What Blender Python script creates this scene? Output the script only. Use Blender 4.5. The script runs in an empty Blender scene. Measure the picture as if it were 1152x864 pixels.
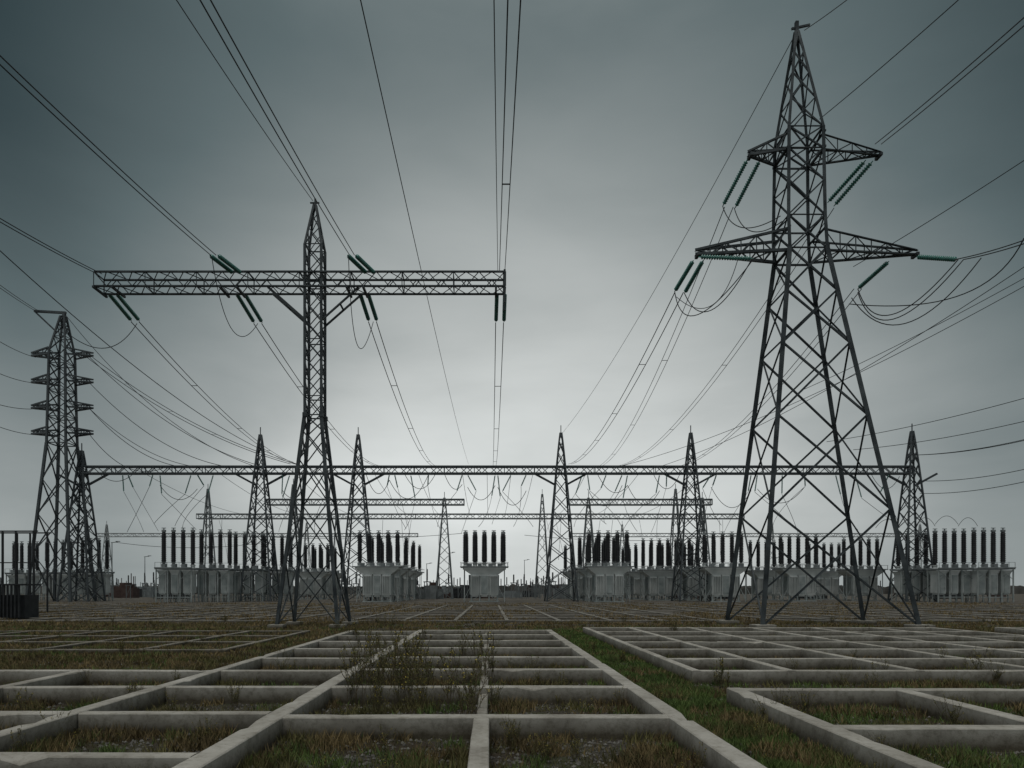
import bpy, math, random
import numpy as np
from mathutils import Vector, noise, Matrix
random.seed(7); rng=np.random.default_rng(7)
scene=bpy.context.scene; COL=scene.collection
scene.view_settings.view_transform='Standard'; scene.view_settings.look='None'; scene.view_settings.exposure=0
F=768.0; VX=551.0; VY=664.0; CH=1.8
def P(px,py,d): # pixel position + estimated depth -> world metres
    return Vector(((px-VX)*d/F, d, CH+(VY-py)*d/F))
# ---------------- materials ----------------
def new_mat(name):
    m=bpy.data.materials.new(name); m.use_nodes=True
    nt=m.node_tree; b=nt.nodes['Principled BSDF']; return m,nt,b
def ramp(nt,stops):
    r=nt.nodes.new('ShaderNodeValToRGB')
    e=r.color_ramp.elements
    while len(e)<len(stops): e.new(0.5)
    for i,(p,c) in enumerate(stops):
        e[i].position=p; e[i].color=(c[0],c[1],c[2],1)
    return r
def noisemat(name,c1,c2,scale=3.0,rough=0.7,metal=0.0,bump=0.0,bscale=30,detail=6,spec=0.3):
    m,nt,b=new_mat(name)
    g=nt.nodes.new('ShaderNodeNewGeometry')
    n=nt.nodes.new('ShaderNodeTexNoise'); n.inputs['Scale'].default_value=scale; n.inputs['Detail'].default_value=detail
    nt.links.new(g.outputs['Position'],n.inputs['Vector'])
    r=ramp(nt,[(0.32,c1),(0.68,c2)]); nt.links.new(n.outputs['Fac'],r.inputs[0])
    nt.links.new(r.outputs[0],b.inputs['Base Color'])
    b.inputs['Roughness'].default_value=rough; b.inputs['Metallic'].default_value=metal
    b.inputs['Specular IOR Level'].default_value=spec
    if bump>0:
        n2=nt.nodes.new('ShaderNodeTexNoise'); n2.inputs['Scale'].default_value=bscale; n2.inputs['Detail'].default_value=8
        nt.links.new(g.outputs['Position'],n2.inputs['Vector'])
        bp=nt.nodes.new('ShaderNodeBump'); bp.inputs['Strength'].default_value=bump; bp.inputs['Distance'].default_value=0.02
        nt.links.new(n2.outputs['Fac'],bp.inputs['Height']); nt.links.new(bp.outputs[0],b.inputs['Normal'])
    return m
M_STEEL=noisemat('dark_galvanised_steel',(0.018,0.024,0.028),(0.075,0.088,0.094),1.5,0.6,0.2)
M_STEELFAR=noisemat('haze_lightened_galvanised_steel',(0.11,0.127,0.132),(0.19,0.207,0.212),0.4,0.6,0.0)  # far steel: base colour lightened in place of aerial haze
M_STEELHAZE=noisemat('pale_hazed_galvanised_steel',(0.24,0.26,0.265),(0.34,0.36,0.365),0.4,0.7,0.0)  # farthest gantries: stronger distance haze painted into the base colour
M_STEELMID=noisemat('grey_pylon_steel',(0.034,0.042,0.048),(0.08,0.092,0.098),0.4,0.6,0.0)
M_WIRE=noisemat('aluminium_cable',(0.012,0.014,0.016),(0.032,0.036,0.04),0.5,0.6,0.2)
M_GLASS=noisemat('green_insulator_glass',(0.015,0.11,0.092),(0.035,0.21,0.17),6,0.18,0.0,spec=0.9)
M_PORC=noisemat('black_bushing_glaze',(0.010,0.011,0.013),(0.03,0.032,0.036),2,0.4,0.0,spec=0.4)
M_CAB=noisemat('pale_grey_cabinet_paint',(0.40,0.43,0.425),(0.62,0.64,0.63),0.5,0.6,0.0,0.1,6)
M_CABD=noisemat('cabinet_door_paint',(0.22,0.25,0.25),(0.38,0.41,0.405),0.8,0.55)
M_PLAT=noisemat('grey_platform_steel',(0.14,0.16,0.165),(0.28,0.30,0.305),0.8,0.6,0.1)
M_DARK=noisemat('black_painted_metal',(0.012,0.014,0.016),(0.03,0.033,0.036),2,0.7)
M_STEM=noisemat('dry_weed_stem',(0.05,0.038,0.02),(0.11,0.085,0.045),9,0.9)
M_LEAF=noisemat('weed_leaf',(0.05,0.065,0.022),(0.14,0.13,0.045),7,0.85)
M_YEL=noisemat('yellow_blossom',(0.42,0.32,0.05),(0.58,0.45,0.08),7,0.8)
M_GREEN=noisemat('green_grass_blades',(0.06,0.10,0.026),(0.14,0.20,0.055),1.6,0.85)
M_OLIVE=noisemat('olive_grass_blades',(0.07,0.068,0.026),(0.18,0.16,0.062),1.1,0.88)
M_DRY=noisemat('dry_grass_blades',(0.08,0.06,0.03),(0.25,0.185,0.085),0.7,0.9)
M_TREE=noisemat('distant_scrub',(0.07,0.07,0.065),(0.14,0.13,0.12),0.05,0.95)
M_STONE=noisemat('gravel_stone',(0.07,0.065,0.06),(0.22,0.21,0.19),4,0.9)
M_RUST=noisemat('rusty_brown_metal',(0.06,0.038,0.034),(0.09,0.062,0.054),1,0.9)

def concrete(name='weathered_concrete',k=1.0,gl=(0.10,0.28)):
    m,nt,b=new_mat(name); L=nt.links.new
    g=nt.nodes.new('ShaderNodeNewGeometry')
    n=nt.nodes.new('ShaderNodeTexNoise'); n.inputs['Scale'].default_value=1.1; n.inputs['Detail'].default_value=9; n.inputs['Roughness'].default_value=0.65
    L(g.outputs['Position'],n.inputs['Vector'])
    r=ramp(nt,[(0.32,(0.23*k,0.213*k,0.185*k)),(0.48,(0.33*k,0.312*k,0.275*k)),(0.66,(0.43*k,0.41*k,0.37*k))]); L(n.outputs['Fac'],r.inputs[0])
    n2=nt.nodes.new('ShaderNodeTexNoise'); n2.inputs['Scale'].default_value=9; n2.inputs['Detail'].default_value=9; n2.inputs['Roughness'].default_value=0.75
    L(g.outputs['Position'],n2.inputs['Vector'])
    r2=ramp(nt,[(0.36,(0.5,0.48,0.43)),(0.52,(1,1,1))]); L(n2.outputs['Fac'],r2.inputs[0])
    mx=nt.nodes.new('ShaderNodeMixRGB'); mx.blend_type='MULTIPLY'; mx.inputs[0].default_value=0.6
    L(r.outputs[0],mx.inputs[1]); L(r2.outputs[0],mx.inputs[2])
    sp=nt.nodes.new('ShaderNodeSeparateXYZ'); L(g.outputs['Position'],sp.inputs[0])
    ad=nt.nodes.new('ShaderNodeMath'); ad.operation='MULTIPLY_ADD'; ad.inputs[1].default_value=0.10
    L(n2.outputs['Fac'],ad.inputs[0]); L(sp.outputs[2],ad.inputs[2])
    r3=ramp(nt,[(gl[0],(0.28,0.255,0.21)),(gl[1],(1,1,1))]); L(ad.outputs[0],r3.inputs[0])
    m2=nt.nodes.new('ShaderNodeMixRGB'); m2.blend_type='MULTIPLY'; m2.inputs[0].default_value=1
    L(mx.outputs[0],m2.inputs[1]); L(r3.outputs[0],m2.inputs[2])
    L(m2.outputs[0],b.inputs['Base Color']); b.inputs['Roughness'].default_value=0.9; b.inputs['Specular IOR Level'].default_value=0.2
    n3=nt.nodes.new('ShaderNodeTexNoise'); n3.inputs['Scale'].default_value=60; n3.inputs['Detail'].default_value=10
    L(g.outputs['Position'],n3.inputs['Vector'])
    bp=nt.nodes.new('ShaderNodeBump'); bp.inputs['Strength'].default_value=0.35; bp.inputs['Distance'].default_value=0.01
    L(n3.outputs['Fac'],bp.inputs['Height']); L(bp.outputs[0],b.inputs['Normal'])
    return m
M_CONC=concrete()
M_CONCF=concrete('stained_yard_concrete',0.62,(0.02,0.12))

def groundmat():
    m,nt,b=new_mat('gravel_and_soil'); L=nt.links.new
    g=nt.nodes.new('ShaderNodeNewGeometry')
    def N(s,d=8,r=0.6):
        n=nt.nodes.new('ShaderNodeTexNoise'); n.inputs['Scale'].default_value=s; n.inputs['Detail'].default_value=d; n.inputs['Roughness'].default_value=r
        L(g.outputs['Position'],n.inputs['Vector']); return n
    v=nt.nodes.new('ShaderNodeTexVoronoi'); v.inputs['Scale'].default_value=28; L(g.outputs['Position'],v.inputs['Vector'])
    rg=ramp(nt,[(0.0,(0.11,0.10,0.085)),(0.6,(0.055,0.05,0.042)),(1,(0.02,0.017,0.014))]); L(v.outputs['Distance'],rg.inputs[0])
    rb=ramp(nt,[(0.3,(0.015,0.012,0.009)),(0.7,(0.07,0.052,0.034))]); n6=N(9,10,0.75); L(n6.outputs['Fac'],rb.inputs[0])
    n1=N(0.5,8,0.65); r1=ramp(nt,[(0.44,(0,0,0)),(0.56,(1,1,1))]); L(n1.outputs['Fac'],r1.inputs[0])
    a=nt.nodes.new('ShaderNodeMixRGB'); L(r1.outputs[0],a.inputs[0]); L(rg.outputs[0],a.inputs[1]); L(rb.outputs[0],a.inputs[2])
    n2=N(0.8,8,0.7); r2=ramp(nt,[(0.5,(0,0,0)),(0.62,(1,1,1))]); L(n2.outputs['Fac'],r2.inputs[0])
    rgr=ramp(nt,[(0.3,(0.03,0.04,0.014)),(0.7,(0.075,0.085,0.032))]); L(n6.outputs['Fac'],rgr.inputs[0])
    c=nt.nodes.new('ShaderNodeMixRGB'); mm=nt.nodes.new('ShaderNodeMath'); mm.operation='MULTIPLY'; mm.inputs[1].default_value=0.6
    L(r2.outputs[0],mm.inputs[0]); L(mm.outputs[0],c.inputs[0]); L(a.outputs[0],c.inputs[1]); L(rgr.outputs[0],c.inputs[2])
    sp=nt.nodes.new('ShaderNodeSeparateXYZ'); L(g.outputs['Position'],sp.inputs[0])
    mr=nt.nodes.new('ShaderNodeMapRange'); mr.inputs[1].default_value=31; mr.inputs[2].default_value=42; L(sp.outputs[1],mr.inputs[0])
    n7=N(0.3,10,0.8); rf=ramp(nt,[(0.4,(0.045,0.038,0.028)),(0.5,(0.09,0.08,0.066)),(0.62,(0.15,0.14,0.122))]); L(n7.outputs['Fac'],rf.inputs[0])
    d=nt.nodes.new('ShaderNodeMixRGB'); L(mr.outputs[0],d.inputs[0]); L(c.outputs[0],d.inputs[1]); L(rf.outputs[0],d.inputs[2])
    L(d.outputs[0],b.inputs['Base Color']); b.inputs['Roughness'].default_value=0.95; b.inputs['Specular IOR Level'].default_value=0.15
    bp=nt.nodes.new('ShaderNodeBump'); bp.inputs['Strength'].default_value=0.8; bp.inputs['Distance'].default_value=0.04
    L(n6.outputs['Fac'],bp.inputs['Height']); L(bp.outputs[0],b.inputs['Normal'])
    return m
M_GROUND=groundmat()

# ---------------- mesh helpers ----------------
class MB:
    def __init__(s): s.v=[]; s.f=[]; s.m=[]
    def poly(s,a,b,prof,mi=0):
        a=Vector(a); b=Vector(b); d=b-a
        if d.length<1e-6: return
        d.normalize()
        up=Vector((0,0,1)) if abs(d.z)<0.95 else Vector((0,1,0))
        u=d.cross(up).normalized(); w=u.cross(d).normalized()
        n=len(prof); o=len(s.v)
        for c in (a,b):
            for (p,q) in prof: s.v.append(tuple(c+u*p+w*q))
        for i in range(n):
            j=(i+1)%n; s.f.append((o+i,o+j,o+n+j,o+n+i)); s.m.append(mi)
        s.f.append(tuple(o+i for i in range(n))[::-1]); s.m.append(mi)
        s.f.append(tuple(o+n+i for i in range(n))); s.m.append(mi)
    def sq(s,a,b,w,h=None,mi=0):
        h=h or w; s.poly(a,b,[(-w/2,-h/2),(w/2,-h/2),(w/2,h/2),(-w/2,h/2)],mi)
    def ang(s,a,b,w,sx=1,sy=1):
        t=w*0.16; o=w*0.35
        pr=[(0,0),(w,0),(w,t),(t,t),(t,w),(0,w)]
        pr=[((p-o)*sx,(q-o)*sy) for p,q in pr]
        s.poly(a,b,pr)
    def box(s,x0,x1,y0,y1,z0,z1,mi=0):
        s.sq(((x0+x1)/2,y0,(z0+z1)/2),((x0+x1)/2,y1,(z0+z1)/2),x1-x0,z1-z0,mi)
    def taper(s,x0,x1,y,z0,X0,X1,Y,z1):
        o=len(s.v); s.v+=[(x0,-y,z0),(x1,-y,z0),(x1,y,z0),(x0,y,z0),(X0,-Y,z1),(X1,-Y,z1),(X1,Y,z1),(X0,Y,z1)]
        for f in ((0,3,2,1),(4,5,6,7),(0,1,5,4),(1,2,6,5),(2,3,7,6),(3,0,4,7)): s.f.append(tuple(o+i for i in f)); s.m.append(0)
    def lathe(s,prof,seg=10,c=(0,0,0),mi=0):
        o=len(s.v)
        for (r,z) in prof:
            for k in range(seg):
                t=2*math.pi*k/seg; s.v.append((c[0]+r*math.cos(t),c[1]+r*math.sin(t),c[2]+z))
        for i in range(len(prof)-1):
            for k in range(seg):
                a=o+i*seg+k; b=o+i*seg+(k+1)%seg; s.f.append((a,b,b+seg,a+seg)); s.m.append(mi)
        s.f.append(tuple(o+k for k in range(seg))[::-1]); s.m.append(mi)
        s.f.append(tuple(o+(len(prof)-1)*seg+k for k in range(seg))); s.m.append(mi)
    def tube(s,pts,r,seg=5,mi=0):
        o=len(s.v); n=len(pts); pts=[Vector(p) for p in pts]
        for i,p in enumerate(pts):
            d=(pts[min(i+1,n-1)]-pts[max(i-1,0)]).normalized()
            up=Vector((0,0,1)) if abs(d.z)<0.95 else Vector((0,1,0))
            u=d.cross(up).normalized(); w=u.cross(d)
            for k in range(seg):
                t=2*math.pi*k/seg; s.v.append(tuple(p+u*(r*math.cos(t))+w*(r*math.sin(t))))
        for i in range(n-1):
            for k in range(seg):
                a=o+i*seg+k; b=o+i*seg+(k+1)%seg; s.f.append((a,b,b+seg,a+seg)); s.m.append(mi)
        s.f.append(tuple(o+k for k in range(seg))[::-1]); s.m.append(mi)
        s.f.append(tuple(o+(n-1)*seg+k for k in range(seg))); s.m.append(mi)
    def mesh(s,name,mats,smooth=False,off=(0,0,0)):
        me=bpy.data.meshes.new(name)
        off=Vector(off); vs=[(v[0]-off.x,v[1]-off.y,v[2]-off.z) for v in s.v]
        me.from_pydata(vs,[],s.f)
        if not isinstance(mats,(list,tuple)): mats=[mats]
        for m in mats: me.materials.append(m)
        if len(mats)>1: me.polygons.foreach_set('material_index',s.m)
        if smooth: me.polygons.foreach_set('use_smooth',[True]*len(s.f))
        me.update(); return me
def top(name,data,loc,label,cat,group=None,kind=None):
    o=bpy.data.objects.new(name,data); o.location=loc; COL.objects.link(o)
    if data is None: o.empty_display_size=0.5
    o["label"]=label; o["category"]=cat
    if group: o["group"]=group
    if kind: o["kind"]=kind
    return o
def part(name,data,parent,loc=(0,0,0),rot=None,scale=None):
    o=bpy.data.objects.new(name,data); o.parent=parent; o.location=loc
    if rot is not None: o.rotation_mode='QUATERNION'; o.rotation_quaternion=rot
    if scale is not None: o.scale=scale
    COL.objects.link(o); return o
def lerp(a,b,t): return Vector(a)*(1-t)+Vector(b)*t

# lattice
def corners(l):
    z,cx,cy,wx,wy=l
    return [Vector((cx-wx/2,cy-wy/2,z)),Vector((cx+wx/2,cy-wy/2,z)),Vector((cx+wx/2,cy+wy/2,z)),Vector((cx-wx/2,cy+wy/2,z))]
def lattice(legs,br,levels,lw,bw,horiz=True,fine=True,style='X'):
    add=(lambda m,a,b,w: m.ang(a,b,w)) if fine else (lambda m,a,b,w: m.sq(a,b,w))
    for i in range(len(levels)-1):
        A=corners(levels[i]); B=corners(levels[i+1])
        for k in range(4):
            add(legs,A[k],B[k],lw)
            j=(k+1)%4
            nrm=((A[j]-A[k]).cross(B[k]-A[k])).normalized()*bw*0.35
            if style=='X':
                add(br,A[k]+nrm,B[j]+nrm,bw); add(br,A[j]-nrm,B[k]-nrm,bw)
            else:
                if (i+k)%2: add(br,A[k],B[j],bw)
                else: add(br,A[j],B[k],bw)
            if horiz and (horiz is True or i in horiz): add(br,B[k],B[j],bw)
def arm(mb,bf,bb,tf,tb,tip,n,cw,bw,open_=False):
    for p in (bf,bb): mb.ang(p,tip,cw)
    tt=Vector(tip)+Vector((0,0,cw*1.6))
    for p in (tf,tb): mb.ang(p,tt,cw*0.85)
    for i in range(n):
        t0=i/n; t1=(i+1)/n; tm=min(t1,0.97)
        a0,a1=lerp(bf,tip,t0),lerp(bf,tip,tm); b0,b1=lerp(bb,tip,t0),lerp(bb,tip,tm)
        c0,c1=lerp(tf,tt,t0),lerp(tf,tt,tm); d0,d1=lerp(tb,tt,t0),lerp(tb,tt,tm)
        if i%2: mb.ang(a0,b1,bw); mb.ang(a0,c1,bw); mb.ang(b0,d1,bw)
        else: mb.ang(b0,a1,bw); mb.ang(c0,a1,bw); mb.ang(d0,b1,bw)
        if i<n-1 and not open_:
            mb.ang(a1,b1,bw); mb.ang(a1,c1,bw); mb.ang(b1,d1,bw)
def truss(mb,x0,x1,y0,y1,z0,z1,n,cw,bw,fine=True):
    add=mb.ang if fine else mb.sq
    ch=[(y0,z0),(y1,z0),(y1,z1),(y0,z1)]
    for y,z in ch: add((x0,y,z),(x1,y,z),cw)
    for i in range(n):
        a=x0+(x1-x0)*i/n; b=x0+(x1-x0)*(i+1)/n
        for k in range(4):
            p=ch[k]; q=ch[(k+1)%4]
            if i%2: p,q=q,p
            add((a,p[0],p[1]),(b,q[0],q[1]),bw)
            if i%4==0: add((a,ch[k][0],ch[k][1]),(a,ch[(k+1)%4][0],ch[(k+1)%4][1]),bw)
    for k in range(4): add((x1,ch[k][0],ch[k][1]),(x1,ch[(k+1)%4][0],ch[(k+1)%4][1]),cw)

# insulator string, unit length 1 along +Z
def ins_mesh(nd,R,name,mat):
    mb=MB(); pr=[(0.02,0.0),(0.025,0.04)]
    for i in range(nd):
        z=0.05+0.9*i/nd; h=0.9/nd
        pr+=[(R*0.42,z),(R,z+h*0.35),(R*0.9,z+h*0.6),(R*0.42,z+h*0.85)]
    pr+=[(0.025,0.96),(0.02,1.0)]
    mb.lathe(pr,12); return mb.mesh(name,mat,True)
ME_INS=ins_mesh(19,0.10,'insulator_string',M_GLASS)
def insulator(parent,a,b,mesh=ME_INS,rs=1.0):
    a=Vector(a); b=Vector(b); d=b-a
    base=parent.location
    return part('insulator_string',mesh,parent,a-base,d.to_track_quat('Z','Y'),(rs,rs,d.length))

def span(a,b,sag,n=28):
    a=Vector(a); b=Vector(b)
    return [lerp(a,b,i/n)-Vector((0,0,sag*4*(i/n)*(1-i/n))) for i in range(n+1)]
def extend(a,b,k):
    a=Vector(a); b=Vector(b); return a+(b-a)*k
def cable(a,b,sag=0.0,r=0.02,pair=0.0,label="thin dark overhead power cable against the sky",spacers=0,name='power_cable',vert=False,group='overhead power cables'):
    mb=MB(); pts=span(a,b,sag)
    off=Vector((pair/2,0,0)) if not vert else Vector((0,0,pair/2))
    if pair>0:
        mb.tube([p+off for p in pts],r); mb.tube([p-off for p in pts],r)
    else: mb.tube(pts,r)
    o=top(name,mb.mesh(name,M_WIRE,True,off=pts[0]),pts[0],label,'power cable',group)
    if spacers:
        for i in range(1,spacers+1):
            p=pts[int(len(pts)*i/(spacers+1))]
            sb=MB(); sb.sq(p-off*1.05,p+off*1.05,0.032); part('spacer_clamp',sb.mesh('spacer_clamp',M_DARK,off=pts[0]),o)
    return o
LB="twin bundled overhead power cables strung between steel structures"
LS="single thin overhead earth wire between mast tops"
LJ="slack dark jumper cable looping below a crossarm"
def jump(a,m,b,r=0.02):
    a,m,b=P(*a),P(*m),P(*b); pts=[]; ctrl=m*2-(a+b)*0.5
    for i in range(21):
        t=i/20; pts.append(a*(1-t)**2+ctrl*2*t*(1-t)+b*t*t)
    mb=MB(); mb.tube(pts,r); top('jumper_cable',mb.mesh('jumper_cable',M_WIRE,True,off=pts[0]),pts[0],LJ,'power cable','slack jumper cables')

# ---------------- right strain tower ----------------
def right_tower():
    cx,cy=16.17,33.75
    base=Vector((cx,cy,0))
    T=top('lattice_pylon',None,base,"tall dark steel lattice pylon with two crossarms and green insulators",'pylon','steel lattice pylons')
    def c(z): # axis drifts slightly toward the line angle
        return cx-0.9*min(z,20)/20
    lv=[]
    W=1.8
    zs=[0.15,5.6,10.1,13.6,16.2,18.3]
    for z in zs:
        t=(z)/18.3; lv.append((z,c(z),cy,7.25*(1-t)+W*t,4.7*(1-t)+W*t))
    legs=MB(); br=MB()
    lattice(legs,br,lv,0.22,0.085,horiz=[4])
    up=[]
    for z in [18.3,19.9,21.6,23.15,24.2]:
        t=(z-18.3)/5.9; up.append((z,c(z),cy,W-0.15*t,W-0.15*t))
    lattice(legs,br,up,0.16,0.07,horiz=[0,2,3])
    pk=[]
    for t in [0,0.3,0.56,0.78,1.0]:
        z=24.2+5.2*t; w=(W-0.15)*(1-t)+0.12*t; pk.append((z,c(24.4)-0.1*t,cy,w,w))
    lattice(legs,br,pk,0.13,0.06,horiz=False)
    legs.sq((c(24)-0.1,cy,29.3),(c(24)-0.1,cy,29.9),0.16)
    legs.sq((c(24)-0.35,cy,29.55),(c(24)+0.55,cy,29.75),0.09)
    part('tower_leg',legs.mesh('tower_leg',M_STEEL,off=base),T)
    part('bracing',br.mesh('bracing',M_STEEL,off=base),T)
    def mk(zb,zt,xl,xr,n,cw,bw):
        xc=c(zb); w=W/2
        for s,xt in ((-1,xl),(1,xr)):
            mb=MB()
            x=xc+s*w*0.98; k=0.72
            mb.sq((x,cy-w,zb),(x,cy+w,zb),0.1); mb.sq((x,cy-w,zt),(x,cy+w,zt),0.08)
            arm(mb,(x,cy-w*k,zb),(x,cy+w*k,zb),(x,cy-w*k*.96,zt),(x,cy+w*k*.96,zt),(xt,cy,zb+0.1),n,cw,bw)
            mb.sq((xt-0.12*s,cy-0.25,zb+0.05),(xt-0.12*s,cy+0.25,zb+0.05),0.14)
            part('crossarm',mb.mesh('crossarm',M_STEEL,off=base),T)
    mk(18.3,19.35,10.15,21.15,6,0.13,0.055)
    mk(23.2,23.95,12.75,19.35,4,0.11,0.05)
    for k in corners(lv[0]):
        mb=MB(); mb.box(k.x-0.45,k.x+0.45,k.y-0.45,k.y+0.45,-0.1,0.22); part('concrete_footing',mb.mesh('concrete_footing',M_CONC,off=base),T)
    I=[((841,179,33.9),(813,232,36.0)),((855,180,34.1),(827,234,36.3)),
       ((974,180,34.1),(931,228,36.4)),((982,181,33.9),(938,232,36.2)),
       ((780,293,33.9),(759,328,35.8)),((791,293,34.1),(770,330,36.0)),
       ((1000,294,33.9),(965,325,36.0)),
       ((1031,289,33.5),(1078,292,31.6)),
       ((786,289,33.5),(848,291,32.0)),]
    for a,b in I: insulator(T,P(*a),P(*b),rs=1.15)
    G=109.0
    cable(P(820,233,36.1),P(676,524,G),2.5,0.022,0.45,LB,3)
    cable(P(764,329,35.9),P(641,522,G),2.0,0.026,0.45,LB,5)
    cable(P(934,234,36.3),P(696,524,G),3.0,0.022,0.4,LB,3)
    cable(P(965,325,36),P(735,524,G),3.5,0.022,0.4,LB,3)
    cable(P(896,36,33.7),P(632,488,G),1.5,0.02,0,LS)
    def inc(a,b,k,r,pair,lab,sp=0,sag=0.3): cable(P(*a),extend(P(*a),P(*b),k),sag,r,pair,lab,sp)
    inc((988,162,33.4),(1152,14,22),2.2,0.022,0.3,LB)
    inc((905,34,33.6),(945,0,30),4,0.02,0,LS)
    inc((922,134,33.6),(1068,0,25),2.4,0.02,0,LS)
    inc((1079,292,31.5),(1152,264,27),2.4,0.024,0.4,LB,0)
    inc((960,300,34.8),(1152,172,27),2.0,0.018,0,LS)
    jump((759,328,35.8),(785,354,34),(848,291,32),0.024); jump((770,330,36),(800,349,34),(846,291,32),0.024)
    jump((761,334,36),(800,344,33.6),(830,292,32.2),0.018)
    jump((813,232,36),(835,256,34.8),(878,243,33),0.024); jump((826,234,36.3),(845,260,34.8),(880,249,33),0.024)
    jump((965,325,36),(1003,354,34),(1078,292,31.6),0.026); jump((965,329,36),(1005,359,34),(1084,292,31.6),0.026)
    jump((958,335,36),(1018,364,33.8),(1104,290,31),0.026)
    jump((955,342,36),(1075,334,32),(1152,268,27),0.026)
right_tower()

# ---------------- T-shaped portal mast ----------------
def portal():
    cx,cy=-8.55,33.45; base=Vector((cx,cy,0))
    T=top('lattice_mast',None,base,"steel lattice mast carrying a long horizontal truss beam with insulators",'pylon','steel lattice pylons')
    legs=MB(); br=MB()
    W=0.8
    lv=[]
    for z in [0.15,3.3,6.0,8.1,9.5,10.3]:
        t=(z-0.15)/10.15; lv.append((z,cx,cy,2.85*(1-t)+W*t,2.85*(1-t)+W*t))
    lattice(legs,br,lv,0.15,0.06,horiz=[4])
    up=[(10.3+i*0.92,cx,cy,W,W) for i in range(10)]
    lattice(legs,br,up,0.11,0.05,horiz=[0,3,6,8])
    pk=[]
    zt=up[-1][0]
    for t in [0,0.4,0.75,1]:
        pk.append((zt+2.1*t,cx,cy,W*(1-t)+0.1*t,W*(1-t)+0.1*t))
    lattice(legs,br,pk,0.09,0.045,horiz=False)
    legs.sq((cx,cy,zt+2.1),(cx,cy,zt+2.4),0.08); legs.sq((cx-0.25,cy,zt+2.2),(cx+0.2,cy,zt+2.2),0.06)
    for c in corners(lv[-1]): legs.sq(c-Vector((0,0,0.1)),c+Vector((0,0,0.1)),0.2)
    part('mast_leg',legs.mesh('mast_leg',M_STEEL,off=base),T); part('bracing',br.mesh('bracing',M_STEEL,off=base),T)
    bm=MB(); truss(bm,-19.15,0.72,cy-0.45,cy+0.45,16.5,17.2,32,0.11,0.045)
    bm.sq((0.72,cy-0.45,15.7),(0.72,cy-0.45,17.3),0.1); bm.sq((0.72,cy+0.45,15.7),(0.72,cy+0.45,17.3),0.1)
    for x in (-19.1,-18.2,-13,-12.2,-6.9,-6.1,0.3):
        bm.sq((x,cy-0.6,16.42),(x,cy+0.6,16.42),0.1)
    part('crossbeam',bm.mesh('crossbeam',M_STEEL,off=base),T)
    for s in (-1,1):
        kb=MB()
        for y in (-0.38,0.38):
            kb.ang((cx+s*0.42,cy+y,14.9),(cx+s*2.2,cy+y*1.05,16.47),0.11)
        kb.sq((cx+s*1.3,cy-0.4,15.68),(cx+s*1.3,cy+0.4,15.68),0.07)
        part('knee_brace',kb.mesh('knee_brace',M_STEEL,off=base),T)
    for k in corners(lv[0]):
        mb=MB(); mb.box(k.x-0.35,k.x+0.35,k.y-0.35,k.y+0.35,-0.1,0.2); part('concrete_footing',mb.mesh('concrete_footing',M_CONC,off=base),T)
    ends=[]
    for (sx,sy,ex,ey) in ((122,330,148,361),(266,330,286,363),(405,330,415,361),(559,330,558,362)):
        for dx in (0,9):
            insulator(T,P(sx+dx,sy,34.0),P(ex+dx,ey,36.2),rs=1.05)
        ends.append((ex+4,ey+1))
    for (sx,sy,ex,ey) in ((262,307,236,287),(412,307,391,287)):
        for dx in (0,9): insulator(T,P(sx+dx,sy,32.8),P(ex+dx,ey,31.0),rs=1.05)
    G=109.0
    for (e,t) in zip(ends,((352,524),(433,524),(492,524),(556,524))):
        cable(P(e[0],e[1],36.2),P(t[0],t[1],G),2.2,0.024,0.42,LB,5)
    def inc(a,b,k,r,pair,lab,sp=0,sag=0.25): cable(P(*a),extend(P(*a),P(*b),k),sag,r,pair,lab,sp)
    inc((240,287,31),(0,57,17.3),1.7,0.019,0.24,LB,0)
    inc((112,308,32.8),(0,240,25),2.2,0.02,0.22,LB,0)
    inc((396,287,31),(238,0,14.7),1.7,0.018,0.22,LB,0)
    inc((352,226,33.4),(205,0,18.8),1.7,0.016,0,LS)
    inc((565,304,32.8),(578,0,14.2),1.7,0.017,0.26,LB,2)
    inc((560,304,32.8),(556,0,14.0),1.7,0.013,0,LS)
    inc((527,522,109),(410,0,15),1.12,0.014,0,LS,sag=1.0)
    jump((80,378,33),(122,391,34.6),(154,364,36.2)); 
    jump((238,288,31),(262,372,33.5),(290,364,36.2),0.018); jump((392,287,31),(402,388,33.5),(420,362,36.2),0.018)
portal()

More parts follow.
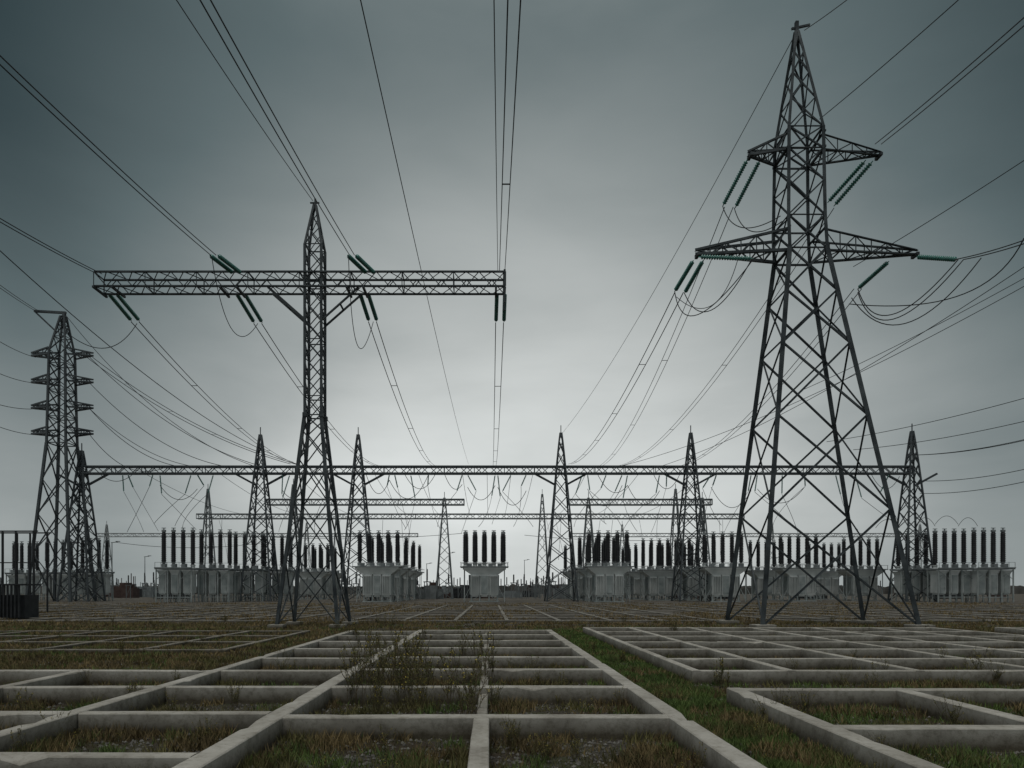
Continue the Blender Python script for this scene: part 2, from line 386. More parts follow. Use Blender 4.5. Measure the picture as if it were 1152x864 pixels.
# ---------------- multi-arm distribution tower ----------------
def left_tower():
    d=108; cx=P(70,0,d).x; base=Vector((cx,d,0))
    T=top('lattice_pylon',None,base,"distant steel lattice pylon with four short crossarm tiers",'pylon','steel lattice pylons')
    Z=lambda y: P(0,y,d).z
    legs=MB(); br=MB(); lv=[]
    z0,z1=0.0,Z(500)
    for t in [0,0.3,0.55,0.77,1]:
        z=z0+(z1-z0)*t; w=6.8*(1-t)+3.0*t; lv.append((z,cx,d,w,w))
    lattice(legs,br,lv,0.36,0.16,horiz=[3])
    z2=Z(396); up=[]
    for i in range(8):
        t=i/7; up.append((z1+(z2-z1)*t,cx,d,3.0-0.5*t,3.0-0.5*t))
    lattice(legs,br,up,0.3,0.13,horiz=[1,3,5])
    pk=[]
    for t in [0,0.4,0.75,1]:
        w=2.5*(1-t)+0.6*t; pk.append((z2+(Z(356)-z2)*t,cx+0.2*t,d,w,w))
    lattice(legs,br,pk,0.24,0.12)
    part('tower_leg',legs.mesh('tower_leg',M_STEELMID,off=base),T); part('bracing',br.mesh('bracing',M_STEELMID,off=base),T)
    for y in (401,431,460,489):
        for s in (-1,1):
            mb=MB(); w=1.3; zb=Z(y); x=cx+s*w
            arm(mb,(x,d-w,zb),(x,d+w,zb),(x,d-w,zb+1.0),(x,d+w,zb+1.0),(cx+s*4.9,d,zb+0.1),3,0.27,0.11)
            part('crossarm',mb.mesh('crossarm',M_STEELMID,off=base),T)
    mb=MB(); mb.sq((cx+0.6,d,Z(352)),(cx-4.4,d,Z(350)),0.34); mb.sq((cx-4.4,d,Z(350)),(cx-0.8,d,Z(374)),0.22); mb.sq((cx+0.3,d,Z(352)),(cx+0.3,d,Z(362)),0.4)
    part('peak_arm',mb.mesh('peak_arm',M_STEELMID,off=base),T)
    for (y,tx) in ((402,300),(431,262),(460,225),(489,185)):
        cable(P(101,y,d),P(tx,526,109.5),2.6,0.05,0)
    for (y,ye) in ((402,376),(431,412),(460,447),(489,472)):
        cable(P(40,y,d),extend(P(40,y,d),P(0,ye,90),2.2),1.0,0.045,0)
    cable(P(42,350,d),extend(P(42,350,d),P(0,318,86),2.5),0.5,0.045,0.5)
    cable(P(72,352,d),P(285,524,109.5),3.5,0.045,0)
    cable(P(330,520,109.5),extend(P(330,520,109.5),P(0,262,52),1.15),3,0.04,0)
    cable(P(101,402,d),P(330,522,109.5),2.0,0.05,0.9,LB,4)
    cable(P(101,460,d),P(270,524,109.5),3.4,0.045,0)
left_tower()

# ---------------- busbar gantries ----------------
def gantry(d,ybeam,xl,xr,masts,label,basew,nseg,wmem,mat,knee=True):
    Z=lambda y: P(0,y,d).z
    xc=P((xl+xr)/2,0,d).x; base=Vector((xc,d,0))
    G=top('busbar_gantry',None,base,label,'gantry','busbar gantries of the switchyard')
    zb=Z(ybeam)
    for px,yp in masts:
        X=P(px,0,d).x; zt=Z(yp)
        legs=MB(); lv=[]; n=11
        for i in range(n+1):
            t=1-(1-i/n)**1.25; w=basew*(1-t)**0.9+0.25
            lv.append((zt*t,0,0,w,w))
        lattice(legs,legs,lv,wmem*1.5,wmem*0.75,horiz=False,fine=False,style='Z' if d>130 else 'X')
        legs.sq((0,0,zt),(0,0,zt+1.2),0.12)
        part('mast',legs.mesh('mast',mat),G,Vector((X,d,0))-base)
        if knee:
            for s in (-1,1):
                kb=MB(); kb.sq((s*0.9,0.3,zb-2.3),(s*4.2,0.3,zb-0.5),wmem*2)
                part('knee_brace',kb.mesh('knee_brace',mat),G,Vector((X,d,0))-base)
    mb=MB(); truss(mb,P(xl,0,d).x,P(xr,0,d).x,d-0.6,d+0.6,zb-0.55,zb+0.55,nseg,wmem*1.4,wmem*0.7,fine=False)
    part('gantry_beam',mb.mesh('gantry_beam',mat,off=base),G)
    return G
LGB="short grey steel gantry with lattice masts behind cabinets"
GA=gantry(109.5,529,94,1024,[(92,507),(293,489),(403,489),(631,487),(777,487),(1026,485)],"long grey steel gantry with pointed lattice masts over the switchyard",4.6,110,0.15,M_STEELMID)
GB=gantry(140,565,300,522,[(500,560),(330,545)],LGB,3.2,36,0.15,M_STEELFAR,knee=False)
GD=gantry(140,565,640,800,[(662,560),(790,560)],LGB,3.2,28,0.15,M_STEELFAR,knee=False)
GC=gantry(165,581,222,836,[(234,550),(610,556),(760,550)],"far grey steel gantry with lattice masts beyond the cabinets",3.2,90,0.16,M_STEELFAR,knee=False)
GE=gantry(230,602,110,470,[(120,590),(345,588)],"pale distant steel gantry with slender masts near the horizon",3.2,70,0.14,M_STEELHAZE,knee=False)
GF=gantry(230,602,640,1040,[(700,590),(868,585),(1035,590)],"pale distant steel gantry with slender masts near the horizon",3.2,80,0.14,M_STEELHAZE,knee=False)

def dropper(px,d,yb,ex,ey,ed,r=0.035):
    a=P(px,yb,d); b=P(ex,ey,ed)
    ctrl=Vector((a.x*0.2+b.x*0.8+random.uniform(-1.2,1.2),(a.y+b.y)/2,a.z*0.35+b.z*0.65)); pts=[]
    for i in range(17):
        t=i/16; pts.append(a*(1-t)**2+ctrl*2*t*(1-t)+b*t*t)
    mb=MB(); mb.tube(pts,r,4); top('dropper_cable',mb.mesh('dropper_cable',M_WIRE,True,off=pts[0]),pts[0],"thin dropper cable falling from gantry to bushing tops",'power cable','dropper cables')
R0=random.Random(11)
xs=[138,144,172,180,215,222,240,318,326,343,360,438,444,462,482,520,526,557,560,575,592,655,661,682,700,706,742,750,800,806,845,852,880,905,940,962,1000]
for i,px in enumerate(xs):
    yl=R0.uniform(546,562); ex=px+R0.uniform(-10,10)
    insulator(GA,P(px,534,109.4),P(ex,yl,109.2),ME_INS,1.2)
    dropper(ex,109.2,yl,ex+R0.choice([-1,1])*R0.uniform(8,40),R0.uniform(588,600),107.5)
for i in range(22):
    px=R0.choice([R0.uniform(225,520),R0.uniform(600,830)]); d=165
    dropper(px,d,585,px+R0.uniform(-10,10),R0.uniform(612,632),d-3,0.04)
def loop(x0,y0,x1,y1,d,sag,r=0.045):
    mb=MB(); pts=span(P(x0,y0,d),P(x1,y1,d),sag,16); mb.tube(pts,r,4)
    top('jumper_cable',mb.mesh('jumper_cable',M_WIRE,True,off=pts[0]),pts[0],LJ,'power cable','slack jumper cables')
for (x0,y0,x1,y1,s) in ((112,533,150,533,1.2),(180,546,222,550,2.0),(318,552,343,549,1.4),(412,534,438,540,2.6),(438,540,482,534,3.4),(455,533,490,533,2.4),(500,533,520,545,1.5),(526,548,557,546,2.2),(560,548,592,552,2.6),(661,550,700,546,3.0),(672,533,706,546,2.0),(706,546,742,552,2.6),(735,533,765,533,2.4),(800,548,845,552,3.0),(852,550,905,548,2.4),(980,533,1012,536,2.2)):
    loop(x0,y0,x1,y1,109.2,s)
for (x0,x1,y) in ((1030,1052,592),(1052,1078,590),(1078,1100,592),(985,1012,594)):
    loop(x0,y,x1,y,104,-1.3,0.035)
for (y0,y1,x0,pair) in ((487,512,1022,0.5),(440,497,930,0),(466,506,960,0),(520,541,1035,0),(534,555,1035,0),(305,440,900,0)):
    cable(P(x0,y1,109),extend(P(x0,y1,109),P(1152,y0,84),1.5),1.0,0.045,pair)
cable(P(700,524,109),extend(P(700,524,109),P(1152,305,62),1.2),2.5,0.035,0)
cable(P(745,524,109),extend(P(745,524,109),P(1152,282,58),1.2),2.5,0.035,0)
for x in (160,245,330,420,470,520,548,575,600,660,720,790):
    cable(P(x,531,110),P(551+(x-551)*0.66,581,165),1.5,0.035,0,"low slung busbar cable between two gantries")
for (xa,xb,y) in ((245,520,600),(590,830,602),(130,300,610)):
    cable(P(xa,y,150),P(xb,y,150),1.2,0.05,0,"low slung busbar cable between two gantries")

# ---------------- switchgear units ----------------
def bush(n,hh):
    mb=MB(); pr=[(0.26,0),(0.26,0.18),(0.19,0.2),(0.19,0.4)]
    for i in range(n):
        z=0.42+(hh-0.6)*i/n; h=(hh-0.6)/n; k=1-0.06*i/n
        pr+=[(0.26*k,z),(0.36*k,z+h*0.35),(0.26*k,z+h*0.7)]
    pr+=[(0.22,hh-0.2),(0.22,hh-0.05)]
    mb.lathe(pr,10)
    return mb.mesh('bushing',M_PORC,True)
ME_BUSH=bush(16,4.75)
mb=MB(); mb.lathe([(0.33,4.68),(0.33,4.95),(0.1,4.98),(0.1,5.15)],10); mb.sq((-0.32,0,5.2),(0.32,0,5.2),0.1); ME_CAP=mb.mesh('terminal_cap',M_PLAT)
mb=MB(); mb.lathe([(0.40,-0.02),(0.40,0.12),(0.31,0.14),(0.31,0.42),(0.42,0.44),(0.42,0.52),(0.2,0.54)],12); ME_FL=mb.mesh('mounting_flange',M_CAB,True)
H1=5.4
mb=MB()
for x0,x1 in ((-2.1,-0.8),(-0.62,0.62),(0.8,2.1)):
    mb.box(x0,x1,-1.5,1.5,1.05,4.2)
    mb.box(x0+0.15,x1-0.15,-1.35,1.35,0.8,1.048)
mb.box(-1.95,1.95,-1.2,1.2,1.35,4.1)
mb.taper(-2.1,2.1,1.5,4.202,-3.2,3.2,1.7,5.0)
mb.box(-3.3,3.3,-1.8,1.8,5.002,5.3)
ME_CAB=mb.mesh('cabinet_body',M_CAB)
mb=MB()
for x in (-2.0,-0.72,0.72,2.0):
    for y in (-1.25,1.25): mb.sq((x,y,0),(x,y,1.34),0.2)
mb.box(-2.3,2.3,-1.55,-1.1,-0.05,0.14); mb.box(-2.3,2.3,1.1,1.55,-0.05,0.14)
mb.sq((-2.0,-1.3,0.2),(-0.75,-1.3,1.0),0.08); mb.sq((2.0,-1.3,0.2),(0.75,-1.3,1.0),0.08)
for s in (-1,1):
    for y in (-1.3,1.3): mb.sq((s*3.1,y,0.0),(s*3.1,y,4.95),0.1)
    mb.sq((s*3.1,-1.3,2.4),(s*3.1,1.3,2.4),0.08); mb.sq((s*3.1,-1.3,0.3),(s*3.1,1.3,2.3),0.07); mb.sq((s*3.1,-1.32,0.5),(s*2.1,-1.32,2.4),0.07)
ME_LEG=mb.mesh('support_leg',M_CABD)
def door(x,w=0.5,y=-1.5,z1=4.0,name='cabinet_door'):
    mb=MB(); mb.box(x-w,x+w,y-0.05,y-0.003,1.2,z1); mb.box(x-w+.12,x+w-.12,y-0.09,y-0.052,1.35,2.6); mb.box(x-w+.12,x+w-.12,y-0.09,y-0.052,2.75,z1-.15)
    for i in range(5): mb.box(x-0.26,x+0.26,y-0.12,y-0.092,2.95+i*0.15,3.03+i*0.15)
    mb.box(x+w-.22,x+w-.17,y-0.15,y-0.092,2.0,2.3)
    return mb.mesh(name,M_CABD)
ME_DOOR=door(0)
def fins(x):
    mb=MB()
    for i in range(5): mb.box(x-0.54+i*0.25,x-0.48+i*0.25,-1.82,-1.503,1.3,3.9)
    mb.box(x-0.58,x+0.58,-1.8,-1.52,3.902,4.02)
    return mb.mesh('cooling_fin',M_CAB)
FINS=[fins(-1.45),fins(1.45)]
def rib(s,y):
    mb=MB(); mb.box(min(s*2.103,s*2.27),max(s*2.103,s*2.27),y-0.06,y+0.06,1.15,4.15); return mb.mesh('stiffening_rib',M_CABD)
RIBS=[rib(s,y) for s in (-1,1) for y in (-1.2,-0.6,0,0.6,1.2)]
mb=MB(); mb.box(-3.7,3.7,-2.0,2.0,5.302,5.45)
for y in (-1.95,1.95):
    mb.sq((-3.7,y,6.05),(3.7,y,6.05),0.06)
    for i in range(8): mb.sq((-3.6+i*7.2/7,y,5.44),(-3.6+i*7.2/7,y,6.05),0.06)
for x in (-2.2,-0.7,0.9,2.3): mb.box(x-0.3,x+0.3,-1.8,-1.2,5.452,5.9)
ME_PLAT=mb.mesh('platform',M_PLAT)
# open bank: three panelled boxes hung in a leg frame
mb=MB()
for x in (-1.85,0,1.85):
    mb.box(x-0.55,x+0.55,-1.0,1.0,1.4,4.2); mb.taper(x-0.55,x+0.55,1.0,4.202,x-0.8,x+0.8,1.2,4.8); mb.box(x-0.4,x+0.4,-0.8,0.8,1.1,1.398)
ME_PED=mb.mesh('cabinet_body',M_CAB)
mb=MB()
for x in (-2.65,-0.92,0.92,2.65):
    for y in (-1.25,1.25): mb.sq((x,y,-0.05),(x,y,4.88),0.15)
for x in (-1.85,0,1.85):
    for dx in (-0.4,0.4):
        for y in (-0.7,0.7): mb.sq((x+dx,y,-0.05),(x+dx,y,1.1),0.15)
for y in (-1.25,1.25):
    mb.sq((-2.6,y,0.75),(2.6,y,0.75),0.1)
    for x in (-2.65,0.92): mb.sq((x,y,3.4),(x+1.73,y,4.8),0.07); mb.sq((x+1.73,y,3.4),(x,y,4.8),0.06)
ME_PLEG=mb.mesh('support_leg',M_CABD)
DOORP=[door(x,0.45,-1.0,4.1) for x in (-1.85,0,1.85)]
mb=MB(); mb.box(-2.8,2.8,-1.5,1.5,4.9,5.08)
for y in (-1.55,1.55): mb.sq((-2.8,y,5.15),(2.8,y,5.15),0.16)
for i in range(7): mb.sq((-2.7+i*0.9,-1.55,5.2),(-2.7+i*0.9,-1.55,5.95),0.05)
mb.sq((-2.7,-1.55,5.95),(2.7,-1.55,5.95),0.05)
for x in (-1.5,0,1.5): mb.box(x-0.3,x+0.3,-1.4,-0.8,5.082,5.75)
ME_PLAT2=mb.mesh('platform',M_PLAT)
def unit(x,y,kind,s=1.0,rot=0.0,nb=5,rows=2,fat=1.0):
    lab="pale grey ribbed switchgear cabinet topped by rows of black bushings" if kind=='cab' else "open bank of pale panelled cabinets with black bushings on top"
    E=top('switchgear_unit',None,(x,y,0),lab,'switchgear','switchgear units of the substation'); E.scale=(s,s,s); E.rotation_euler=(0,0,rot)
    def bu(p,k=1):
        part('mounting_flange',ME_FL,E,p); q=(p[0],p[1],p[2]+0.4)
        part('bushing',ME_BUSH,E,q,scale=(fat,fat,k)); part('terminal_cap',ME_CAP,E,q,scale=(1,1,k))
    if kind=='cab':
        part('cabinet_body',ME_CAB,E); part('support_leg',ME_LEG,E); part('platform',ME_PLAT,E)
        part('cabinet_door',ME_DOOR,E)
        for d in FINS: part('cooling_fin',d,E)
        for d in RIBS: part('stiffening_rib',d,E)
        for i in range(nb):
            for yy in ((-1.2,1.2) if rows==2 else (0,)): bu((-2.9+i*5.8/(nb-1),yy,5.45),0.98)
    else:
        part('cabinet_body',ME_PED,E); part('support_leg',ME_PLEG,E); part('platform',ME_PLAT2,E)
        for d in DOORP: part('cabinet_door',d,E)
        for i in range(nb): bu((-2.2+i*4.4/(nb-1),0.2,5.08),1.1)
def X(px,d): return (px-VX)*d/F
def lane(px,d0,n,step,kind='cab',s=1,nb=5,rows=1,fat=1.0):
    x=X(px,d0)
    for i in range(n): unit(x,d0+i*step,kind,s,nb=nb,rows=rows,fat=fat)
lane(545,106,1,14,rows=2,fat=1.3)
lane(426,105,4,11,fat=1.2)
lane(684,105,4,11,fat=1.2)
lane(742,121,3,13,fat=1.15)
lane(813,107,3,13,fat=1.15)
lane(898,112,2,13,fat=1.15)
lane(968,119,2,13,fat=1.15)
lane(352,134,2,13,fat=1.15)
for i,(px,d) in enumerate(((200,103),(242,106),(280,110),(312,114))): unit(X(px,d),d,'ped',nb=4,fat=1.15)
for i,(px,d) in enumerate(((1113,103),(1069,104.5),(1027,109))): unit(X(px,d),d,'ped',1.0,nb=4,fat=1.15)
for i,(px,d) in enumerate(((28,124),(66,120),(106,116))): unit(X(px,d),d,'ped',0.95,nb=4,fat=1.1)

mb=MB(); mb.sq((-0.5,0,0),(-0.5,0,3.2),0.14); mb.sq((0.5,0,0),(0.5,0,3.2),0.14); mb.sq((-0.7,0,3.25),(0.7,0,3.25),0.18); mb.sq((-0.5,0,0.4),(0.5,0,2.9),0.08)
ME_ST=mb.mesh('stand_frame',M_STEELFAR)
r=random.Random(21)
for i in range(80):
    d=r.uniform(125,210); px=r.choice([r.uniform(0,180),r.uniform(330,520),r.uniform(560,650),r.uniform(700,1152),r.uniform(470,530),r.uniform(580,640)])
    E=top('post_insulator_stand',None,(X(px,d),d,0),"slim post insulator on a light steel stand",'insulator stand','post insulator stands'); s=r.uniform(0.7,1.1); E.scale=(s,s,s)
    part('stand_frame',ME_ST,E); part('bushing',ME_BUSH,E,(0,0,3.34),scale=(0.5,0.5,r.choice([0.35,0.45,0.5])))

def frame(pxs,d,ztop,zmid,label):
    xc=X(sum(pxs)/len(pxs),d); E=top('disconnector_frame',None,(xc,d,0),label,'switchgear','dark disconnector frames')
    mb=MB(); x0=X(pxs[0],d)-xc; x1=X(pxs[-1],d)-xc
    for p in pxs:
        x=X(p,d)-xc; mb.sq((x,0,0),(x,0,ztop-0.06),0.12); mb.sq((x,1.6,0),(x,1.6,ztop-0.06),0.1)
    mb.sq((x0-0.3,0,ztop),(x1+0.3,0,ztop),0.1); mb.sq((x0-0.3,1.6,ztop),(x1+0.3,1.6,ztop),0.1); mb.sq((x0,0.05,zmid),(x1,0.05,zmid),0.08)
    part('post_frame',mb.mesh('post_frame',M_DARK),E)
    for p in pxs[::2]: part('bushing',ME_BUSH,E,(X(p,d)-xc+0.5,0.8,zmid),scale=(0.5,0.5,0.35))
frame([-34,-14,3,18,38],52,6.3,3.9,"open dark post frame carrying short black disconnector insulators")
fx=X(-22,42); E=top('slatted_enclosure',None,(fx,43,0),"dark slatted metal enclosure standing on the gravel",'enclosure')
mb=MB()
for i in range(18): mb.box(-1.8+i*0.235,-1.8+i*0.235+0.1,-0.85,-0.78,0.1,2.1)
part('slat_panel',mb.mesh('slat_panel',M_DARK),E)
mb=MB(); mb.box(-1.8,2.4,-0.5,0.8,0.05,1.5); mb.box(-1.9,2.5,-0.9,0.9,2.102,2.2)
part('enclosure_body',mb.mesh('enclosure_body',M_DARK),E)

# ---------------- ground ----------------
mb=MB(); mb.v=[(-2500,-60,0),(2500,-60,0),(2500,3500,0),(-2500,3500,0)]; mb.f=[(0,1,2,3)]; mb.m=[0]
g=top('ground',mb.mesh('ground',M_GROUND),(0,0,0),"dark gravel and soil ground with patchy grass",'ground',kind='structure')

# ---------------- concrete foundation grids ----------------
RECTS=[]
HB=0.27
def beam(parent,base,name,a,b,w,h,mat=None):
    a=Vector(a); b=Vector(b); L=(b-a).length; n=max(2,int(L/0.25)); d=(b-a).normalized(); u=Vector((d.y,-d.x,0))
    c=0.012; mb=MB()
    prof=[(-w/2,-0.08),(-w/2,h*0.5),(-w/2,h-c),(-w/2+c,h),(w/2-c,h),(w/2,h-c),(w/2,h*0.5),(w/2,-0.08)]
    for i in range(n+1):
        p=a+d*(L*i/n)
        for k,(q,z) in enumerate(prof):
            v=p+u*q+Vector((0,0,z))
            if z>0:
                nv=noise.noise_vector(v*0.6)*0.008+noise.noise_vector(v*5)*0.003
                v=v+Vector((nv.x,nv.y,nv.z*0.7))
                if z>h*0.6 and k in (2,5,3,4): # a few chipped arrises
                    ch=noise.noise(v*3.1+Vector((7,1,2)))
                    if ch>0.52: v.z-=(ch-0.52)*0.25
            mb.v.append(tuple(v-base))
    m=len(prof)
    for i in range(n):
        for k in range(m-1):
            o=i*m+k; mb.f.append((o,o+m,o+m+1,o+1)); mb.m.append(0)
    mb.f.append(tuple(range(m))); mb.m.append(0); mb.f.append(tuple(n*m+k for k in range(m))[::-1]); mb.m.append(0)
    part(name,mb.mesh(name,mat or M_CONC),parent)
    RECTS.append((min(a.x,b.x)-abs(u.x)*w/2,max(a.x,b.x)+abs(u.x)*w/2,min(a.y,b.y)-abs(u.y)*w/2,max(a.y,b.y)+abs(u.y)*w/2))
def grid(xs,ys,label,w=0.2,h=HB,yr=None,wl=None,mat=None,drop=None):
    base=Vector((sum(xs)/len(xs),sum(ys)/len(ys),0))
    G=top('foundation_grid',None,base,label,'concrete foundation','concrete foundation grids')
    for i,x in enumerate(xs):
        y0,y1=(yr[i] if yr else (ys[0]-w/2,ys[-1]+w/2))
        beam(G,base,'longitudinal_beam',(x,y0,0),(x,y1,0),(wl[i] if wl else w),h,mat)
    for i in range(len(xs)-1):
        for j,y in enumerate(ys):
            if drop and (i,j) in drop: continue
            if yr and not (max(yr[i][0],yr[i+1][0])-0.3<=y<=min(yr[i][1],yr[i+1][1])+0.3): continue
            beam(G,base,'cross_beam',(xs[i]+w/2-0.03,y,0),(xs[i+1]-w/2+0.03,y,0),w,h-0.006,mat)
    return G,base
LG="low weathered concrete foundation beams forming open square cells"
LP="weathered concrete foundation beams with open cells near a pylon"
LD="low weathered concrete foundation beams beside dry brown grass"
ys=[5.0,8.35,10.9,13.3,15.8,18.3,21.0,23.7,26.4]
G,b0=grid([-2.63,2.28],ys,LG,yr=[(4,26.5)]*2,w=0.22,wl=[0.25,0.23])
for i in range(len(ys)-1):
    if i in (4,6): continue
    beam(G,b0,'centre_rib',(-0.10,ys[i]+0.08,0),(-0.10,ys[i+1]-0.08,0),0.19 if i<1 else 0.14,HB-0.012 if i<1 else 0.16)
grid([-10.4,-7.8,-5.25],[6.4,8.6,10.9,13.1],LD,yr=[(4.5,13.2),(4.5,13.2),(4.5,26)])
G=top('foundation_grid',None,(-4,16,0),"weathered concrete tie beams crossing a soil filled bay",'concrete foundation','concrete foundation grids')
for y in (6.4,8.6,10.9,13.1,15.5,18.0,20.6,23.2,25.8): beam(G,Vector((-4,16,0)),'cross_beam',(-5.13,y,0),(-2.77,y,0),0.18,HB-0.006)
grid([3.82,6.35,8.85,11.35,13.9],[7.7,10.6],"low weathered concrete foundation beams along a grassy strip",yr=[(4.2,10.7)]*5,w=0.22)
grid([3.94,5.75,8.2,10.7,13.2,15.7,18.2],[13.1,15.4,17.9,20.4,23.0,25.6,28.2],LP,yr=[(13.0,28.3)]*7,w=0.17)
grid([-20.5,-17.9,-15.4,-12.9],[8.6,10.9,13.1],LD)
grid([-22,-19,-16,-13,-10,-7.6],[19.5,22.5,25.5,28.5],"shallow concrete foundation beams sunk in dry grass",w=0.18,h=0.12)
grid([21+i*2.8 for i in range(5)],[15.4,17.9,20.4,23.0,25.6,28.2],LP,w=0.17)
for (x0,n) in ((-58,8),(-33,8),(-8,8),(17,8),(42,8)):
    grid([x0+i*3.0 for i in range(n)],[39,43,47.5,53,60,69,80],"stained concrete foundation beams across the gravel yard",w=0.22,h=0.09,mat=M_CONCF)

# ---------------- vegetation ----------------
def free(x,y,m=0.0):
    ok=np.ones(len(x),bool)
    for r in RECTS:
        if r[2]>34: continue
        ok&=~((x>r[0]-m)&(x<r[1]+m)&(y>r[2]-m)&(y<r[3]+m))
    return ok
def nz(x,y,s,o):
    return np.array([noise.fractal(Vector((a*s+o,b*s,o)),1.0,2.0,4) for a,b in zip(x,y)])
def blades(name,x,y,h,w,mat,label):
    n=len(x); a=rng.uniform(0,2*np.pi,n); lean=rng.uniform(0.1,0.9,n)*h; la=rng.uniform(0,2*np.pi,n)
    V=np.zeros((n,3,3)); 
    V[:,0,0]=x-np.cos(a)*w; V[:,0,1]=y-np.sin(a)*w
    V[:,1,0]=x+np.cos(a)*w; V[:,1,1]=y+np.sin(a)*w
    V[:,2,0]=x+np.cos(la)*lean; V[:,2,1]=y+np.sin(la)*lean; V[:,2,2]=h
    V[:,:2,2]=-0.01
    me=bpy.data.meshes.new(name); me.vertices.add(n*3); me.vertices.foreach_set('co',V.reshape(-1))
    me.loops.add(n*3); me.loops.foreach_set('vertex_index',np.arange(n*3,dtype=np.int32))
    me.polygons.add(n); me.polygons.foreach_set('loop_start',np.arange(0,n*3,3,dtype=np.int32)); 
    me.update(calc_edges=True); me.validate(); me.materials.append(mat)
    return top(name,me,(0,0,0),label,'grass',kind='stuff')
def fan(n,x0,x1,y0,y1): # even over the visible wedge of yard
    y=y0*(y1/y0)**rng.uniform(0,1,n); x=rng.uniform(x0,x1,n)*y; return x,y
x=rng.uniform(2.2,4.0,110000); y=4.5*(31/4.5)**rng.uniform(0,1,110000)
x=x+np.where(y<12.8,0,rng.uniform(-0.4,0.4,len(x)))
k=nz(x,y,1.3,3.1); m=free(x,y)&(k>-0.35+rng.uniform(-0.2,0.2,len(x))); x,y,k=x[m],y[m],k[m]
blades('green_grass_strip',x,y,rng.uniform(0.02,0.08,len(x))*(1+1.5*np.clip(k,0,1)),0.003+0.0007*y,M_GREEN,"short green grass growing along the soil strip")
x,y=fan(190000,-0.8,0.85,4.5,34)
k=nz(x,y,1.2,8.3); m=free(x,y)&((k>0.28+rng.uniform(-0.06,0.06,len(x)))|((x>1.8)&(x<12)&(y<14.5)&(k>0.0+rng.uniform(-0.1,0.1,len(x))))); x,y,k=x[m],y[m],k[m]
blades('green_grass_patches',x,y,rng.uniform(0.02,0.09,len(x))*(1+1.5*np.clip(k,0,1)),0.003+0.0007*y,M_GREEN,"patchy green grass between concrete beams")
x,y=fan(190000,-0.8,0.85,4.5,38)
k=nz(x,y,1.0,14.9); m=free(x,y)&((k>0.24+rng.uniform(-0.08,0.08,len(x)))|((x<-5.5)&(y>13)&(k>0.05+rng.uniform(-0.2,0.2,len(x))))); x,y,k=x[m],y[m],k[m]
blades('olive_grass_tufts',x,y,rng.uniform(0.03,0.13,len(x))*(1+1.2*np.clip(k,0,1)),0.003+0.0008*y,M_OLIVE,"olive yellow grass tufts scattered over the yard")
x,y=fan(280000,-0.8,0.85,4.5,38)
k=nz(x,y,1.0,21.7); m=free(x,y)&((k>0.24+rng.uniform(-0.08,0.08,len(x)))|((x<-5.5)&(y>13)&(k>-0.5+rng.uniform(-0.2,0.2,len(x))))|((y>29)&(k>-0.2))); x,y,k=x[m],y[m],k[m]
blades('dry_grass_patches',x,y,rng.uniform(0.02,0.11,len(x))*(1+1.2*np.clip(k,0,1)),0.003+0.0009*y,M_DRY,"dry brown grass scattered over the soil")
x,y=fan(60000,-0.8,0.85,4.5,34)
m=free(x,y); x,y=x[m],y[m]
blades('sparse_low_weeds',x,y,rng.uniform(0.01,0.06,len(x)),0.003+0.0006*y,M_OLIVE,"sparse low weeds sprinkled over bare soil")
x,y=fan(60000,-0.9,0.9,36,95)
k=nz(x,y,0.25,5.7); m=(k>0.05); x,y=x[m],y[m]
blades('far_dry_grass',x,y,rng.uniform(0.05,0.2,len(x)),0.003+0.0009*y,M_DRY,"thin dry grass between far yard beams")
mb=MB()
def stone(x,y,s):
    o=len(mb.v); 
    for (a,b,c) in ((1,0,0),(0,1,0),(-1,0,0),(0,-1,0),(0,0,0.8),(0,0,-0.5)):
        mb.v.append((x+a*s*random.uniform(0.6,1.2),y+b*s*random.uniform(0.6,1.2),c*s+0.2*s))
    for f in ((0,1,4),(1,2,4),(2,3,4),(3,0,4),(1,0,5),(2,1,5),(3,2,5),(0,3,5)): mb.f.append(tuple(o+i for i in f)); mb.m.append(0)
sx,sy=fan(18000,-0.8,0.8,4.5,28); m=free(sx,sy)
for a,b in zip(sx[m],sy[m]): stone(a,b,random.uniform(0.008,0.032))
top('loose_gravel',mb.mesh('loose_gravel',M_STONE),(0,0,0),"loose grey gravel stones scattered between beams",'gravel',kind='stuff')

